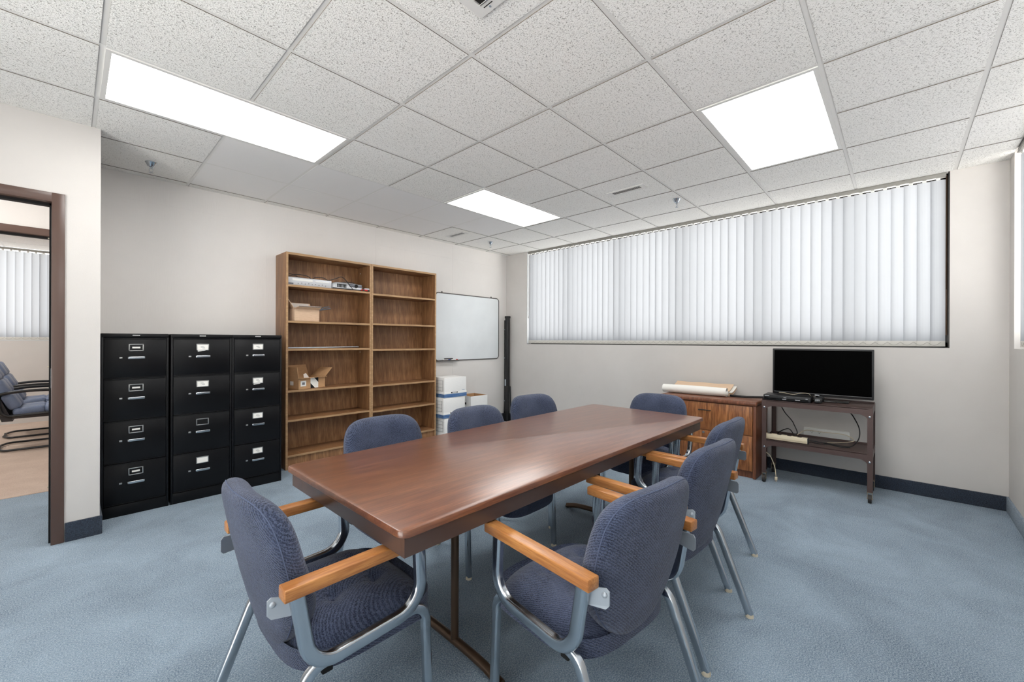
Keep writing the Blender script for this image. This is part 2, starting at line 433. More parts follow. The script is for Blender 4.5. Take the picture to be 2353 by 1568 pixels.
# door frames (open doorways)
def doorframe(name, x0, x1, y0, y1, h, w=.057, proud=.012):
    g = G()
    for (a, b) in ((x0 - .0, x0 + w), (x1 - w, x1)): g.box(a, b, y0 - proud, y1 + proud, 0, h, .003)
    g.box(x0 + w - .002, x1 - w + .002, y0 - proud, y1 + proud, h - w, h, .003); g.box(x0, x0 + w, y0 - proud + .0005, y1 + proud - .0005, h - w, h).box(x1 - w, x1, y0 - proud + .0005, y1 + proud - .0005, h - w, h)
    f = struct(g.obj(name, 'brown_paint'))
    ym = (y0 + y1) / 2
    st = G().box(x1 - w - .010, x1 - w + .001, ym - .02, ym + .03, 0, h - w).box(x0 + w - .001, x0 + w + .014, ym - .02, ym + .03, 0, h - w).box(x0 + w, x1 - w, ym - .02, ym + .03, h - w - .014, h - w + .001)
    st.obj('door_stop', 'black_matte', f)
    G().box(x1 - w - .0015, x1 - w, y0 + .0, y0 + .035, .97, 1.09).obj('strike_plate', 'satin_plate', f)
    for z in (.35, 1.1, 1.9): G().cyl((x1 - w - .016, ym - .012, z), (x1 - w - .01, ym - .012, z), .004, 8).obj('rubber_bumper', 'glide', f)
    return f
doorframe('door_1', DX0 - .05, -.733, YS, YS + .13, 2.175)
doorframe('door_2', -2.0, -.69, 3.05, 3.17, 2.185)

# ------------------------------------------------------------------ windows and vertical blinds
def window(name, axis, fix, a0, a1, z0, z1, depth, mull, light):
    """axis 1: window in plane x=fix spanning y;  axis 0: plane y=fix spanning x"""
    def bx(g, a, b, z, zz, d0, d1):
        if axis == 1: g.box(fix + d0, fix + d1, a, b, z, zz)
        else: g.box(a, b, min(fix + d0, fix + d1), max(fix + d0, fix + d1), z, zz)
    s = 1 if depth > 0 else -1
    f = G(); w = .045
    for a, b in ((a0, a0 + w), (a1 - w, a1)): bx(f, a, b, z0, z1, s * .10, s * .158)
    bx(f, a0, a1, z0, z0 + w, s * .10, s * .158); bx(f, a0, a1, z1 - w, z1, s * .10, s * .158)
    for q in mull: bx(f, q - .022, q + .022, z0, z1, s * .118, s * .158)
    o = struct(f.obj(name, light))
    p = G(); bx(p, a0 + w, a1 - w, z0 + w, z1 - w, s * .118, s * .122); p.obj('window_pane', 'window_glass', o, 0)
    r = G()
    bx(r, a0, a1, z0, z0 + .004, s * .0, s * .1)
    return o
window('window_1', 1, XB, WY0, WY1, SILL, H + .01, 1, (1.35, .55, -.25, -1.05, -1.75), 'window_frame_dark')
struct(G().box(XB + .002, XB + .15, WY0, WY0 + .006, SILL, H + .01).box(XB + .002, XB + .15, WY0, WY1, SILL, SILL + .005).obj('trim_1', 'window_frame_dark'))
struct(G().box(XB + .002, XB + .15, WY1 - .004, WY1, SILL, H + .01).obj('trim_2', 'window_frame_light'))
window('fill_window', 1, XW, -2.5, .1, .08, H, -1, (-1.2,), 'window_frame_light')  # unseen west window, added to throw fill light on the ceiling
window('window_2', 0, YC, WX0, WX1, SILL, H + .01, -1, (3.0, 2.0, 1.0, 0), 'window_frame_light')
window('window_3', 0, OY, -3.4, .2, 1.25, H + .01, 1, (-2.2, -1.0), 'window_frame_light')

def vane_proto(h):
    """local: width along x, hangs down from z=0"""
    w = .089; g = G(); n = 6; rows = []
    for z in (0, -h + .045):
        rows.append([g.bm.verts.new(((k / n - .5) * w, -.004 * (1 - (2 * k / n - 1) ** 2), z)) for k in range(n + 1)])
    for k in range(n): g.bm.faces.new((rows[0][k], rows[0][k + 1], rows[1][k + 1], rows[1][k]))
    me = g.obj('slat', 'blind_fabric'); 
    hm = G(); rows = []
    for z in (-h + .045, -h):
        rows.append([hm.bm.verts.new(((k / n - .5) * w, -.004 * (1 - (2 * k / n - 1) ** 2) - .001, z)) for k in range(n + 1)])
    for k in range(n): hm.bm.faces.new((rows[0][k], rows[0][k + 1], rows[1][k + 1], rows[1][k]))
    ho = hm.obj('hem_pocket', 'blind_hem', me)
    ho['label'] = 'greyer weighted hem pocket'
    G().box(-.011, .011, -.012, .002, -.002, .015).obj('carrier', 'white_plastic', me, 0)
    return me
def blind(label, axis, fix, a0, a1, ztop, zbot, off, flip, pitch=.0795, cord_at=None, group=None):
    """local frame: x along the rail from 0 to L, y toward the room is negative"""
    L = a1 - a0
    if axis == 1: t = thing('vertical_blind', label, 'blind', (fix + off, a1, 0), -PI / 2, group)
    elif flip: t = thing('vertical_blind', label, 'blind', (a1, fix + off, 0), PI, group)
    else: t = thing('vertical_blind', label, 'blind', (a0, fix + off, 0), 0, group)
    g = G().box(0, L, -.024, .022, ztop - .034, ztop, .003).box(0, L, -.027, -.021, ztop - .03, ztop - .026)
    g.obj('headrail', 'blind_rail', t)
    p = vane_proto(ztop - .05 - zbot); p.parent = t
    hems = kids(p)
    n = int((L - .06) / pitch); c0 = .046; pitch = (L - 2 * c0) / (n - 1)
    rnd = random.Random(len(label)); cars = G(); ch = G(); prev = None
    for k in range(n):
        if k == 0: v = p
        else:
            v = p.copy(); COL.objects.link(v); v.parent = t
            for hem in hems:
                hh = hem.copy(); COL.objects.link(hh); hh.parent = v
        x = c0 + k * pitch + rnd.uniform(-.002, .002)
        v.location = (x, 0, ztop - .05); a = .22 + rnd.uniform(-.05, .05); v.rotation_euler = (0, 0, a)
        if prev is not None:
            pts = [(prev + .02 + (x - prev - .0) * f, -.012 - .004 * math.sin(PI * f), zbot + .008 + .028 * abs(2 * f - 1) ** 1.6) for f in [q / 8 for q in range(9)]]
            ch.tube(pts, .0011, 4)
        prev = x
    ch.obj('bead_chain', 'chain', t)
    if cord_at is not None:
        c = cord_at
        G().tube([(c, -.012, ztop - .03), (c + .001, -.012, 1.75), (c, -.012, 1.62)], .0022, 6).tube([(c + .022, -.012, ztop - .03), (c + .02, -.012, 1.7), (c, -.012, 1.62)], .0022, 6).obj('pull_cord', 'chain', t)
    return t
blind('long white vertical blind across the wide window above the television cart', 1, XB, WY0 + .02, WY1 - .012, H + .002, SILL + .012, .035, False, cord_at=.0)
blind('white vertical blind at the right edge of the photo, on the adjoining wall', 0, YC, WX0 + .05, WX1 - .06, H + .002, SILL + .012, -.03, True)
blind('white vertical blind in the far office, seen through the doorway', 0, OY, -3.3, .1, H - .002, 1.262, .035, False)
# dark control chain at the right end of the long blind
tag(G().tube([(XB + .03, WY0 + .018, H - .02), (XB + .03, WY0 + .018, 1.7)], .004, 6).tube([(XB + .045, WY0 + .014, H - .02), (XB + .045, WY0 + .014, 1.33)], .005, 6).tube([(XB + .06, WY0 + .016, H - .02), (XB + .06, WY0 + .016, 1.33)], .004, 6).obj('control_chain', 'bronze_metal'), 'dark bead control chain hanging at the right end of the long window blind', 'chain')

# ------------------------------------------------------------------ ceiling lights, vents, sprinklers
def ceiling_light(i, j, label, zz=H, x=None, y=None):
    x0 = i * T if x is None else x; y0 = j * T if y is None else y
    t = thing('ceiling_light', label, 'ceiling light', (x0, y0, zz), 0, 'recessed ceiling lights')
    a, b = 2 * T, T; w = .022
    g = barframe(G(), .012, a - .012, .012, b - .012, w, -.003, .004)
    g.obj('frame', 'white_metal', t, 0)
    G().box(.012 + w, a - .012 - w, .012 + w, b - .012 - w, -.001, .003).obj('diffuser', 'diffuser', t, 0)
    G().box(.02, a - .02, .02, b - .02, .0035, .015).obj('housing', 'white_metal', t, 0)
    return t
ceiling_light(-1, 1, 'long lit ceiling light over the file cabinets, at upper left')
ceiling_light(3, 1, 'lit ceiling light nearest the bookcases and whiteboard corner')
ceiling_light(3, -3, 'lit ceiling light at upper right, nearest the long window')
ceiling_light(-1, -3, 'lit ceiling light outside the photo, above the camera')
ceiling_light(0, 0, 'added ceiling light of the far office, out of view', H - .006, -2.7, 5.0)  # unseen lamp added to brighten the far office
ceiling_light(0, 0, 'second added ceiling light of the far office, out of view', H - .006, -2.7, 6.4)  # another unseen lamp added for the same office
ceiling_light(0, 0, 'added ceiling light of the corridor beyond the doorway, out of view', H - .006, -2.3, 2.0)  # unseen lamp added to light the corridor

def sprinkler(x, y, label):
    t = thing('sprinkler', label, 'sprinkler', (x, y, H - .001), 0, 'chrome ceiling sprinklers')
    G().lathe([(.036, 0), (.037, -.004), (.033, -.008), (.020, -.034), (.012, -.036), (.010, -.030)]).obj('escutcheon', 'chrome', t)
    G().lathe([(.008, -.03), (.009, -.05), (.006, -.052)], seg=12).obj('nozzle', 'chrome', t)
    G().tube([(.009, 0, -.048), (.011, 0, -.062), (.003, 0, -.076)], .002, 6).tube([(-.009, 0, -.048), (-.011, 0, -.062), (-.003, 0, -.076)], .002, 6).obj('yoke', 'chrome', t)
    g = G().lathe([(.003, -.074), (.004, -.079), (.003, -.081)], seg=12)
    for k in range(10):
        a = 2 * PI * k / 10; g.obox((.010 * math.cos(a), .010 * math.sin(a), -.08), (.011, .003, .0012), (0, 0, a))
    g.obj('deflector', 'chrome', t); return t
sprinkler(-.284, 2.12, 'chrome sprinkler in the ceiling over the left file cabinets')
sprinkler(3.28, 2.035, 'chrome sprinkler in the ceiling near the whiteboard corner')
sprinkler(3.287, -.545, 'chrome sprinkler in the ceiling near the long window')

def slot_vent(x, y, label, L=.36, w=.105):
    t = thing('ceiling_vent', label, 'vent', (x, y, H - .001), 0, 'slotted ceiling vents')
    s = .024
    barframe(G(), -w / 2, w / 2, -L / 2, L / 2, s, -.004, 0, s + .02).obj('frame', 'white_metal', t, 0)
    G().box(-w / 2 + .01, w / 2 - .01, -L / 2 + .01, L / 2 - .01, -.0014, -.0002).obj('backing', 'dark_gap', t, 0)
    f = G(); n = 22
    for k in range(n):
        yy = -L / 2 + .05 + (L - .1) * k / (n - 1); f.obox((0, yy, -.0026), (w - 2 * s, .0028, .0012), (.3, 0, 0))
    f.obj('louvers', 'grid_metal', t, 0); return t
slot_vent(2.752, -.30, 'narrow slotted ceiling vent nearest the long window')
slot_vent(2.71, 2.07, 'narrow slotted ceiling vent over the whiteboard corner')
t = thing('air_register', 'square louvred air register at the top edge of the photo', 'vent', (.48 - .19, -.82 - .19, H - .002))
q = .19; s = .045
barframe(G(), -q, q, -q, q, s, -.008, 0).obj('frame', 'white_metal', t)
G().box(-q + .01, q - .01, -q + .01, q - .01, -.001, 0).obj('backing', 'dark_gap', t, 0)
f = G()
for k in range(9):
    xx = -q + s + .012 + k * (2 * q - 2 * s - .02) / 8; f.obox((xx, 0, -.0085), (.0015, 2 * q - 2 * s - .002, .017), (0, .7, 0))
f.obj('louvers', 'white_metal', t, 0)
G().box(q - .034, q - .030, q - .10, q - .05, -.0085, -.0079).obj('lever_slot', 'dark_gap', t, 0)
G().cyl((q - .02, q - .075, -.0095), (q - .02, q - .075, -.008), .005, 10).obj('screw', 'satin_plate', t)

# ------------------------------------------------------------------ conference table
TX0, TX1, TY0, TY1, TZ = -.078, 2.352, -1.112, -.205, .735
t = thing('conference_table', 'long walnut-laminate conference table with brown folding metal legs, centre of the room', 'table', ((TX0 + TX1) / 2, (TY0 + TY1) / 2, 0))
lx, ly = (TX1 - TX0) / 2, (TY1 - TY0) / 2
def roundrect(a, b, r, seg=6, ch=None):
    pts = []
    for cx, cy, a0 in ((a - r, b - r, 0), (-a + r, b - r, PI / 2), (-a + r, -b + r, PI), (a - r, -b + r, 1.5 * PI)):
        for k in range(seg + 1):
            an = a0 + PI / 2 * k / seg; pts.append((cx + r * math.cos(an), cy + r * math.sin(an)))
    return pts
rings = []
for d, z in ((.003, TZ - .024), (0, TZ - .021), (0, TZ - .005), (.0015, TZ - .0015), (.005, TZ)):
    rings.append([(x, y, z) for x, y in roundrect(lx - d, ly - d, .03)])
G().loft(rings).obj('tabletop', 'walnut_laminate', t, 32)
g = G(); ap = .020; z0, z1 = TZ - .086, TZ - .0235
g.box(-lx + ap, lx - ap, -ly + ap, -ly + ap + .018, z0, z1).box(-lx + ap, lx - ap, ly - ap - .018, ly - ap, z0, z1)
g.box(-lx + ap, -lx + ap + .018, -ly + ap + .0181, ly - ap - .0181, z0, z1).box(lx - ap - .018, lx - ap, -ly + ap + .0181, ly - ap - .0181, z0, z1)
ao = g.obj('apron', 'brown_paint', t)
for sx in (-1, 1):
    xx = sx * (lx - .45) 
    lg = G(); y_ = .27
    path = smoothcurve([(xx, -y_ - .13, .012), (xx, -y_, .036), (xx, 0, .044), (xx, y_, .036), (xx, y_ + .13, .012)], 6)
    lg.tube(path, .0175, 12)
    lg.obj('foot_bar', 'bronze_metal', t)
    for sy in (-1, 1):
        leg = G().tube([(xx, sy * .13, .043), (xx, sy * .13, TZ - .06)], .0165, 14).obj('leg', 'bronze_metal', t)
        G().cyl((xx - .021, sy * .13, .50), (xx + .021, sy * .13, .50), .006, 8).obj('bolt', 'bronze_metal', leg)
        G().lathe([(.018, 0), (.019, .01), (.012, .014)], (xx, sy * .395, 0), 12).obj('rubber_foot', 'rubber', leg)
    G().tube([(xx, .06, .48), (xx - sx * .17, .06, .57), (xx - sx * .34, .06, TZ - .05)], .009, 8).tube([(xx, -.13, .48), (xx, .13, .48)], .009, 8).obj('brace', 'black_matte', t)
    G().box(xx - .03, xx + .03, -.3, .3, TZ - .06, TZ - .03, .002).obj('leg_bracket', 'bronze_metal', t)

# ------------------------------------------------------------------ armchair
def make_chair():
    t = thing('armchair', 'x', 'chair', (0, 0, 0), 0, 'blue tweed armchairs around the table')
    # seat
    g = G(); A, B, cy = .252, .240, .058; nphi, R = 72, [0, .06, .12, .18, .24, .3, .36, .42, .48, .54, .6, .66, .72, .78, .83, .88, .92, .95, .975, .992, 1]
    tufts = [(-.085, -.02), (.085, -.02), (-.085, .12), (.085, .12)]
    def ztop(x, y, r):
        z = .468 - .022 * r ** 2 - .10 * (1 - max(0, 1 - r ** 5) ** .5) 
        z -= .035 * max(0, (y - .12) / .16) ** 2
        for a, b in tufts:
            d2 = (x - a) ** 2 + (y - b) ** 2; z -= .020 * math.exp(-d2 / .0011)
        for a in (-.085, .085):
            if r < .9: z -= .006 * math.exp(-((x - a) / .010) ** 2) * (1 if -.02 < y < .12 else math.exp(-(max(-.02 - y, y - .12) / .05) ** 2))
        for b in (-.02, .12):
            if r < .9: z -= .006 * math.exp(-((y - b) / .010) ** 2) * (1 if abs(x) < .085 else math.exp(-((abs(x) - .085) / .06) ** 2))
        return z
    def zbot(x, y, r): return .335 + .035 * r ** 2 + .0335 * (1 - max(0, 1 - r ** 6) ** .5) 
    def pt(phi, r):
        c, s = math.cos(phi), math.sin(phi); return A * r * sgnpow(c, .55), cy + B * r * sgnpow(s, .55)
    for f in (ztop, zbot):
        rr = []
        for r in R[1:]:
            ring = []
            for k in range(nphi):
                x, y = pt(2 * PI * k / nphi, r); ring.append(g.bm.verts.new((x, y, f(x, y, r))))
            rr.append(ring)
        for a, b in zip(rr, rr[1:]): g.bridge(a, b)
        c = g.bm.verts.new((0, cy, f(0, cy, 0)))
        for k in range(nphi): g.bm.faces.new((c, rr[0][k], rr[0][(k + 1) % nphi]))
        if f is ztop: rim = rr[-1]
        else: g.bridge(rim, rr[-1])
    seat = g.obj('seat', 'blue_tweed', t, 80)
    for a, b in tufts:
        G().lathe([(.003, .004), (.009, .002), (.010, -.003)], (a, b, ztop(a, b, .3)), 12).obj('tuft_button', 'tuft_button', seat)
    # seat side seam
    sm = []
    for k in range(nphi + 1):
        x, y = pt(2 * PI * k / nphi, .985); sm.append((x, y, ztop(x, y, .985) + .001))
    G().tube(sm, .002, 5, False).obj('seam', 'tweed_seam', seat)
    # backrest
    g = G(); z0, z1 = .358, .838; BZ = (z1 - z0) / 2; zc = (z0 + z1) / 2
    def bp(phi, r):
        c, s = math.cos(phi), math.sin(phi)
        p = .43 if s > 0 else .62
        x = .238 * r * sgnpow(c, p); z = zc + BZ * r * sgnpow(s, p)
        u = (z - z0) / (z1 - z0)
        tap = 1 - (.46 * max(0, (.5 - u) / .5) ** 1.4) - .06 * max(0, (u - .55) / .45) ** 2
        return x * tap, z, u
    def ymid(x, u): return -.186 - .075 * u + .030 * (1 - u) ** 2 + .70 * x * x
    def yf(phi, r):
        x, z, u = bp(phi, r); th = .058 + .022 * math.exp(-((u - .3) / .22) ** 2)
        return Vector((x, ymid(x, u) + th * max(0, 1 - r ** 7) ** .5, z))
    def yb(phi, r):
        x, z, u = bp(phi, r); return Vector((x, ymid(x, u) - .034 * max(0, 1 - r ** 16) ** .5, z))
    R2 = [.12, .24, .36, .48, .6, .7, .78, .85, .9, .94, .965, .985, .996, 1]
    rims = []
    for f in (yf, yb):
        rr = [[g.bm.verts.new(f(2 * PI * k / nphi, r)) for k in range(nphi)] for r in R2]
        for a, b in zip(rr, rr[1:]): g.bridge(a, b)
        c = g.bm.verts.new(f(0, 0))
        for k in range(nphi): g.bm.faces.new((c, rr[0][k], rr[0][(k + 1) % nphi]))
        rims.append(rr[-1])
    back = g.obj('backrest', 'blue_tweed', t, 80)
    sm = [yb(2 * PI * k / nphi, .985) + Vector((0, -.0005, 0)) for k in range(-8, nphi // 2 + 9)]
    G().tube(sm, .0018, 6, False).obj('piping', 'tweed_seam', back)
    for s in (-1, 1):
        X = s * .273
        # flat-oval chrome arm loop
        P = fillet([(X, .176, .612), (X, .186, .412), (X, -.160, .398), (X, -.196, .612)], [.085, .085], 8)
        G().sweep(P, .028, .038, (1, 0, 0), .6).obj('arm_frame', 'chrome', t)
        # wooden armrest
        ar = []
        for y, w, h, dz in ((-.232, .020, .0145, 0), (-.230, .0225, .017, 0), (-.1, .0225, .017, 0), (.1, .0225, .017, 0), (.226, .0225, .017, 0), (.229, .020, .0145, 0)):
            pr = []
            for cx, cz, a0 in ((w - .004, h - .004, 0), (-w + .004, h - .004, PI / 2), (-w + .004, -h + .004, PI), (w - .004, -h + .004, 1.5 * PI)):
                for k in range(4):
                    a = a0 + PI / 2 * k / 3; pr.append((X + cx + .004 * math.cos(a), y, .628 + dz + cz + .004 * math.sin(a)))
            ar.append(pr)
        G().loft(ar).obj('armrest', 'arm_wood', t, 50)
        # bracket plate from the frame to the back
        pl = G(); xi = s * .262
        poly = [(-.185, .552), (-.185, .600), (-.246, .612), (-.254, .604), (-.254, .566), (-.246, .556)]
        R0 = [(xi, y, z) for y, z in poly]; R1 = [(xi - s * .004, y, z) for y, z in poly]
        def inw(p):  # bend plate inward toward the back shell
            y = p[1]; k = max(0, (-.20 - y)) / .062; return (p[0] - s * .028 * k, y, p[2])
        pl.loft([[inw(p) for p in R0], [inw(p) for p in R1]])
        br = pl.obj('bracket', 'satin_plate', t, 30)
        for y, z in ((-.198, .574), (-.242, .594)):
            c = inw((xi, y, z)); G().lathe([(.008, 0), (.007, .003), (.003, .005)], (0, 0, 0), 12).obj('bolt', 'satin_plate', br, 60).matrix_local = Matrix.Translation(Vector(c) + Vector((s * .0, -.001, 0))) @ Matrix.Rotation(s * PI * .46, 4, 'Y') @ Matrix.Rotation(0, 4, 'X')
        # legs
        XL = s * .242
        top = .378
        fr = fillet([(XL, .0, top), (XL, .222, top + .012), (XL, .238, .012)], [.055], 8)
        re = fillet([(XL, .0, top), (XL, -.150, top), (XL, -.300, .012)], [.06], 8)
        for P, y in ((fr, .238), (re, -.300)):
            lg = G().sweep(P, .026, .032, (1, 0, 0), .6).obj('leg', 'chrome', t)
            G().lathe([(.017, 0), (.017, .008), (.014, .016)], (XL, y, 0), 14).obj('foot_glide', 'glide', lg)
    G().box(-.25, .25, .07, .10, .345, .372, .003).box(-.25, .25, -.12, -.09, .345, .372, .003).obj('cross_rail', 'black_matte', t)
    return t
chair = make_chair()
CH = [  # x, y, rotation (facing +y at 0), label
    (-.112, -.71, -PI / 2, 'blue tweed armchair at the near left end of the table, back to the camera'),
    (.535, -1.335, math.radians(-7), 'largest blue tweed armchair, nearest the camera on the right long side of the table'),
    (1.215, -1.30, math.radians(-4), 'middle blue tweed armchair of the three on the right long side of the table'),
    (1.832, -1.19, math.radians(-1), 'farthest blue tweed armchair on the right long side, nearest the oak cabinet'),
    (.505, -.206, PI, 'blue tweed armchair across the table in front of the left bookcase'),
    (1.105, -.315, PI, 'blue tweed armchair across the table in front of the white storage boxes'),
    (1.80, -.19, PI + math.radians(-8), 'blue tweed armchair across the table nearest the black screen in the corner'),
    (2.365, -.675, PI / 2, 'blue tweed armchair at the far end of the table before the oak cabinet'),
]
for k, (x, y, r, lab) in enumerate(CH):
    if k == 0:
        chair.location = (x, y, 0); chair.rotation_euler = (0, 0, r); chair['label'] = lab
    else: dup(chair, (x, y, 0), r, lab)

# ------------------------------------------------------------------ file cabinets
def file_cabinet(x0, x1, label, cards, mark):
    w = x1 - x0; hw = w / 2; yf = 1.962; D = .555; top = 1.315
    t = thing('file_cabinet', label, 'file cabinet', ((x0 + x1) / 2, yf, 0), 0, 'black four-drawer file cabinets')
    g = G().box(-hw, hw, .012, D, .075, top - .03, .002).box(-hw, -hw + .013, 0, .03, .0, top - .02, .002).box(hw - .013, hw, 0, .03, .0, top - .02, .002)
    g.box(-hw, hw, -.002, D, top - .03, top, .004).box(-hw + .002, hw - .002, .003, D, .0, .08, .002)
    g.obj('body', 'cabinet_black', t)
    G().box(-.02, .02, -.0035, -.002, top - .016, top - .0095).obj('maker_plate', 'white_plastic', t)
    gm = G()
    for k in range(6): gm.box(-.016 + k * .0055, -.0125 + k * .0055, -.0040, -.0035, top - .0145, top - .011)
    gm.obj('plate_lettering', 'grey_ink', t, 0)
    zb = [.085, .3815, .6865, .991, 1.284]
    for k in range(4):
        z0, z1 = zb[k] + .003, zb[k + 1] - .003
        g = G().box(-hw + .016, hw - .016, -.002, .02, z0 + .003, z1 - .007, .002).box(-hw + .016, hw - .016, -.006, .02, z1 - .0068, z1, .002).box(-hw + .016, hw - .016, -.006, .02, z0, z0 + .0035, .0015)
        d = g.obj('drawer', 'cabinet_black', t)
        zc = z1 - .068
        a, b, f = .041, .026, .006
        fr = G().box(-a, a, -.006, -.002, zc + b - f, zc + b, .001).box(-a, a, -.006, -.002, zc - b, zc - b + f, .001).box(-a, -a + f, -.006, -.002, zc - b, zc + b, .001).box(a - f, a, -.006, -.002, zc - b, zc + b, .001)
        fr.obj('label_holder', 'brushed_steel', d)
        c = cards[3 - k]
        if c == 'strip': G().box(-.022, .022, -.0045, -.002, zc - .006, zc + .006).obj('label_card', 'paper', d, 0)
        elif c: 
            cd = G().box(-a + f, a - f, -.0042, -.002, zc - b + f, zc + b - f)
            if c == 'torn': cd.obox((-.008, -.005, zc - b - .002), (.05, .001, .008), (0, -.12, 0))
            cd = cd.obj('label_card', 'paper', d, 0)
            if c != 'blank':
                gm = G()
                for q, (u, v, ww) in enumerate(((-.004, .006, .02), (.0, -.001, .026), (.006, -.008, .018))): gm.box(u - ww / 2, u + ww / 2, -.0047, -.0042, zc + v - .0012, zc + v + .0012)
                gm.obj('handwriting', 'grey_ink', d, 0)
        zh = z1 - .140
        hd = G(); pts = fillet([(-.046, -.004, zh), (-.046, -.026, zh - .002), (.046, -.026, zh - .002), (.046, -.004, zh)], [.008, .008], 4)
        hd.sweep(pts, .017, .006, (0, 0, 1), .9, 3)
        hd.obj('handle', 'chrome', d, 50)
        G().box(-.090, -.074, -.007, -.002, zh - .008, zh + .004, .0015).obj('latch', 'brushed_steel', d)
    return t
file_cabinet(-.563, -.194, 'leftmost black four-drawer file cabinet, standing apart from the other two', ['strip'] * 4, 0)
file_cabinet(-.181, .2155, 'middle black file cabinet, whose third drawer label holder is empty', ['torn', 'card', None, 'blank'], 1)
file_cabinet(.2185, .599, 'right black file cabinet beside the bookcase, cards in all four drawer holders', ['card', 'torn', 'card', 'card'], 1)

# ------------------------------------------------------------------ bookcases
def bookcase(x0, x1, label, tops, pins):
    t = thing('bookcase', label, 'bookcase', ((x0 + x1) / 2, 2.24, 0), 0, 'oak bookcases')
    hw = (x1 - x0) / 2; D = .295; Ht = 2.135; th = .02
    for s in (-1, 1):
        p = G().box(min(s * hw, s * (hw - th)), max(s * hw, s * (hw - th)), 0, D, 0, Ht, .001).obj('side_panel', 'oak_laminate', t)
        G().box(min(s * hw, s * (hw - th)), max(s * hw, s * (hw - th)), -.001, 0, 0, Ht).obj('edge_band', 'oak_edge', p, 0)
    p = G().box(-hw + th, hw - th, 0, D, Ht - .022, Ht, .001).obj('top_panel', 'oak_laminate', t)
    G().box(-hw, hw, -.0012, 0, Ht - .022, Ht).obj('edge_band', 'oak_edge', p, 0)
    G().box(-hw + th, hw - th, D - .008, D, .0, Ht - .02).obj('back_panel', 'oak_laminate', t)
    for k, z in enumerate(tops):
        p = G().box(-hw + th, hw - th, 0, D - .008, z - .02, z, .001).obj('shelf', 'oak_laminate', t)
        G().box(-hw + th, hw - th, -.001, 0, z - .02, z).obj('edge_band', 'oak_edge', p, 0)
    G().box(-hw + th, hw - th, .015, .03, 0, tops[-1] - .02).obj('toe_kick', 'oak_laminate', t)
    for z in pins: G().box(hw - th - .002, hw - th, D - .08, D - .068, z, z + .012).obj('shelf_pin', 'white_plastic', t)
bookcase(.725, 1.616, 'left oak bookcase beside the file cabinets, holding electronics and two cartons', [1.818, 1.462, 1.187, .777, .487, .14], (2.04, 1.13))
bookcase(1.618, 2.512, 'right oak bookcase beside the whiteboard, its shelves all empty', [1.806, 1.467, 1.172, .762, .470, .14], ())

# things on the left bookcase
t = thing('video_player', 'silver video player at the left end of the top bookcase shelf', 'video player', (.972, 2.285, 1.819))
G().box(-.215, .215, 0, .22, .004, .082, .004).obj('case', 'silver_plastic', t)
G().box(-.175, .02, -.002, 0, .048, .070, .001).obj('tape_slot', 'white_plastic', t)
G().box(.045, .185, -.002, 0, .052, .062, .001).obj('disc_tray', 'white_plastic', t)
G().box(-.213, -.165, -.002, 0, .010, .024).obj('port_panel', 'smoked_plastic', t, 0)
g = G()
for k in range(9): g.cyl((-.12 + k * .034, -.003, .022 + .006 * (k % 2)), (-.12 + k * .034, 0, .022 + .006 * (k % 2)), .004, 8)
g.obj('buttons', 'smoked_plastic', t)
t = thing('projector', 'silver digital projector with dark lens window on the top bookcase shelf', 'projector', (1.366, 2.385, 1.819), 0)
rr = []
for z, a, b in ((.004, .160, .10), (.014, .172, .112), (.045, .172, .112), (.070, .158, .10), (.082, .12, .08)):
    rr.append([(x, y, z) for x, y in roundrect(a, b, .035, 6)])
G().loft(rr).obj('case', 'silver_plastic', t, 50)
G().box(.01, .155, -.116, -.09, .034, .072, .008).obj('lens_window', 'smoked_plastic', t)
G().cyl((.085, -.12, .05), (.085, -.10, .05), .019, 20).obj('lens', 'black_gloss', t)
g = G()
for k in range(7): g.box(-.125 + k * .015, -.115 + k * .015, -.1135, -.109, .022, .060)
g.obj('vent_grille', 'black_matte', t, 0)
G().box(-.17, .17, -.1135, -.108, .008, .016, .001).obj('trim_strip', 'black_plastic', t)
t = thing('toy_car', 'small red and silver gadget lying right of the projector on the top shelf', 'gadget', (1.552, 2.258, 1.819), -.1)
G().box(-.045, .042, -.022, .022, .004, .022, .007).obj('base', 'red_plastic', t)
G().box(-.015, .042, -.019, .019, .020, .035, .006).obj('cover', 'silver_plastic', t)
G().cyl((.028, -.026, .01), (.028, -.02, .01), .01, 14).cyl((-.028, -.026, .01), (-.028, -.02, .01), .01, 14).obj('wheels', 'black_plastic', t)
def cable(pts, r, mat, label, name='cable', n=8):
    return tag(G().tube(smoothcurve(pts, n), r, 7).obj(name, mat), label, 'cable')
cable([(.77, 2.33, 1.905), (.85, 2.33, 1.935), (.95, 2.32, 1.93), (1.0, 2.33, 1.905), (1.04, 2.33, 1.925), (1.12, 2.33, 1.93), (1.17, 2.33, 1.91), (1.23, 2.30, 1.93), (1.29, 2.28, 1.955), (1.33, 2.26, 1.92), (1.375, 2.252, 1.86), (1.41, 2.25, 1.826)], .0038, 'black_plastic', 'black cable looping over the video player and projector on the top shelf')
cable([(.76, 2.36, 1.905), (.80, 2.36, 1.94), (.90, 2.37, 1.915), (1.02, 2.37, 1.905)], .003, 'black_plastic', 'thin black cable lying on top of the silver video player')
cable([(1.33, 2.42, 1.910), (1.42, 2.42, 1.928), (1.50, 2.42, 1.918), (1.555, 2.40, 1.87)], .0035, 'black_plastic', 'short black cable arched over the right end of the projector')

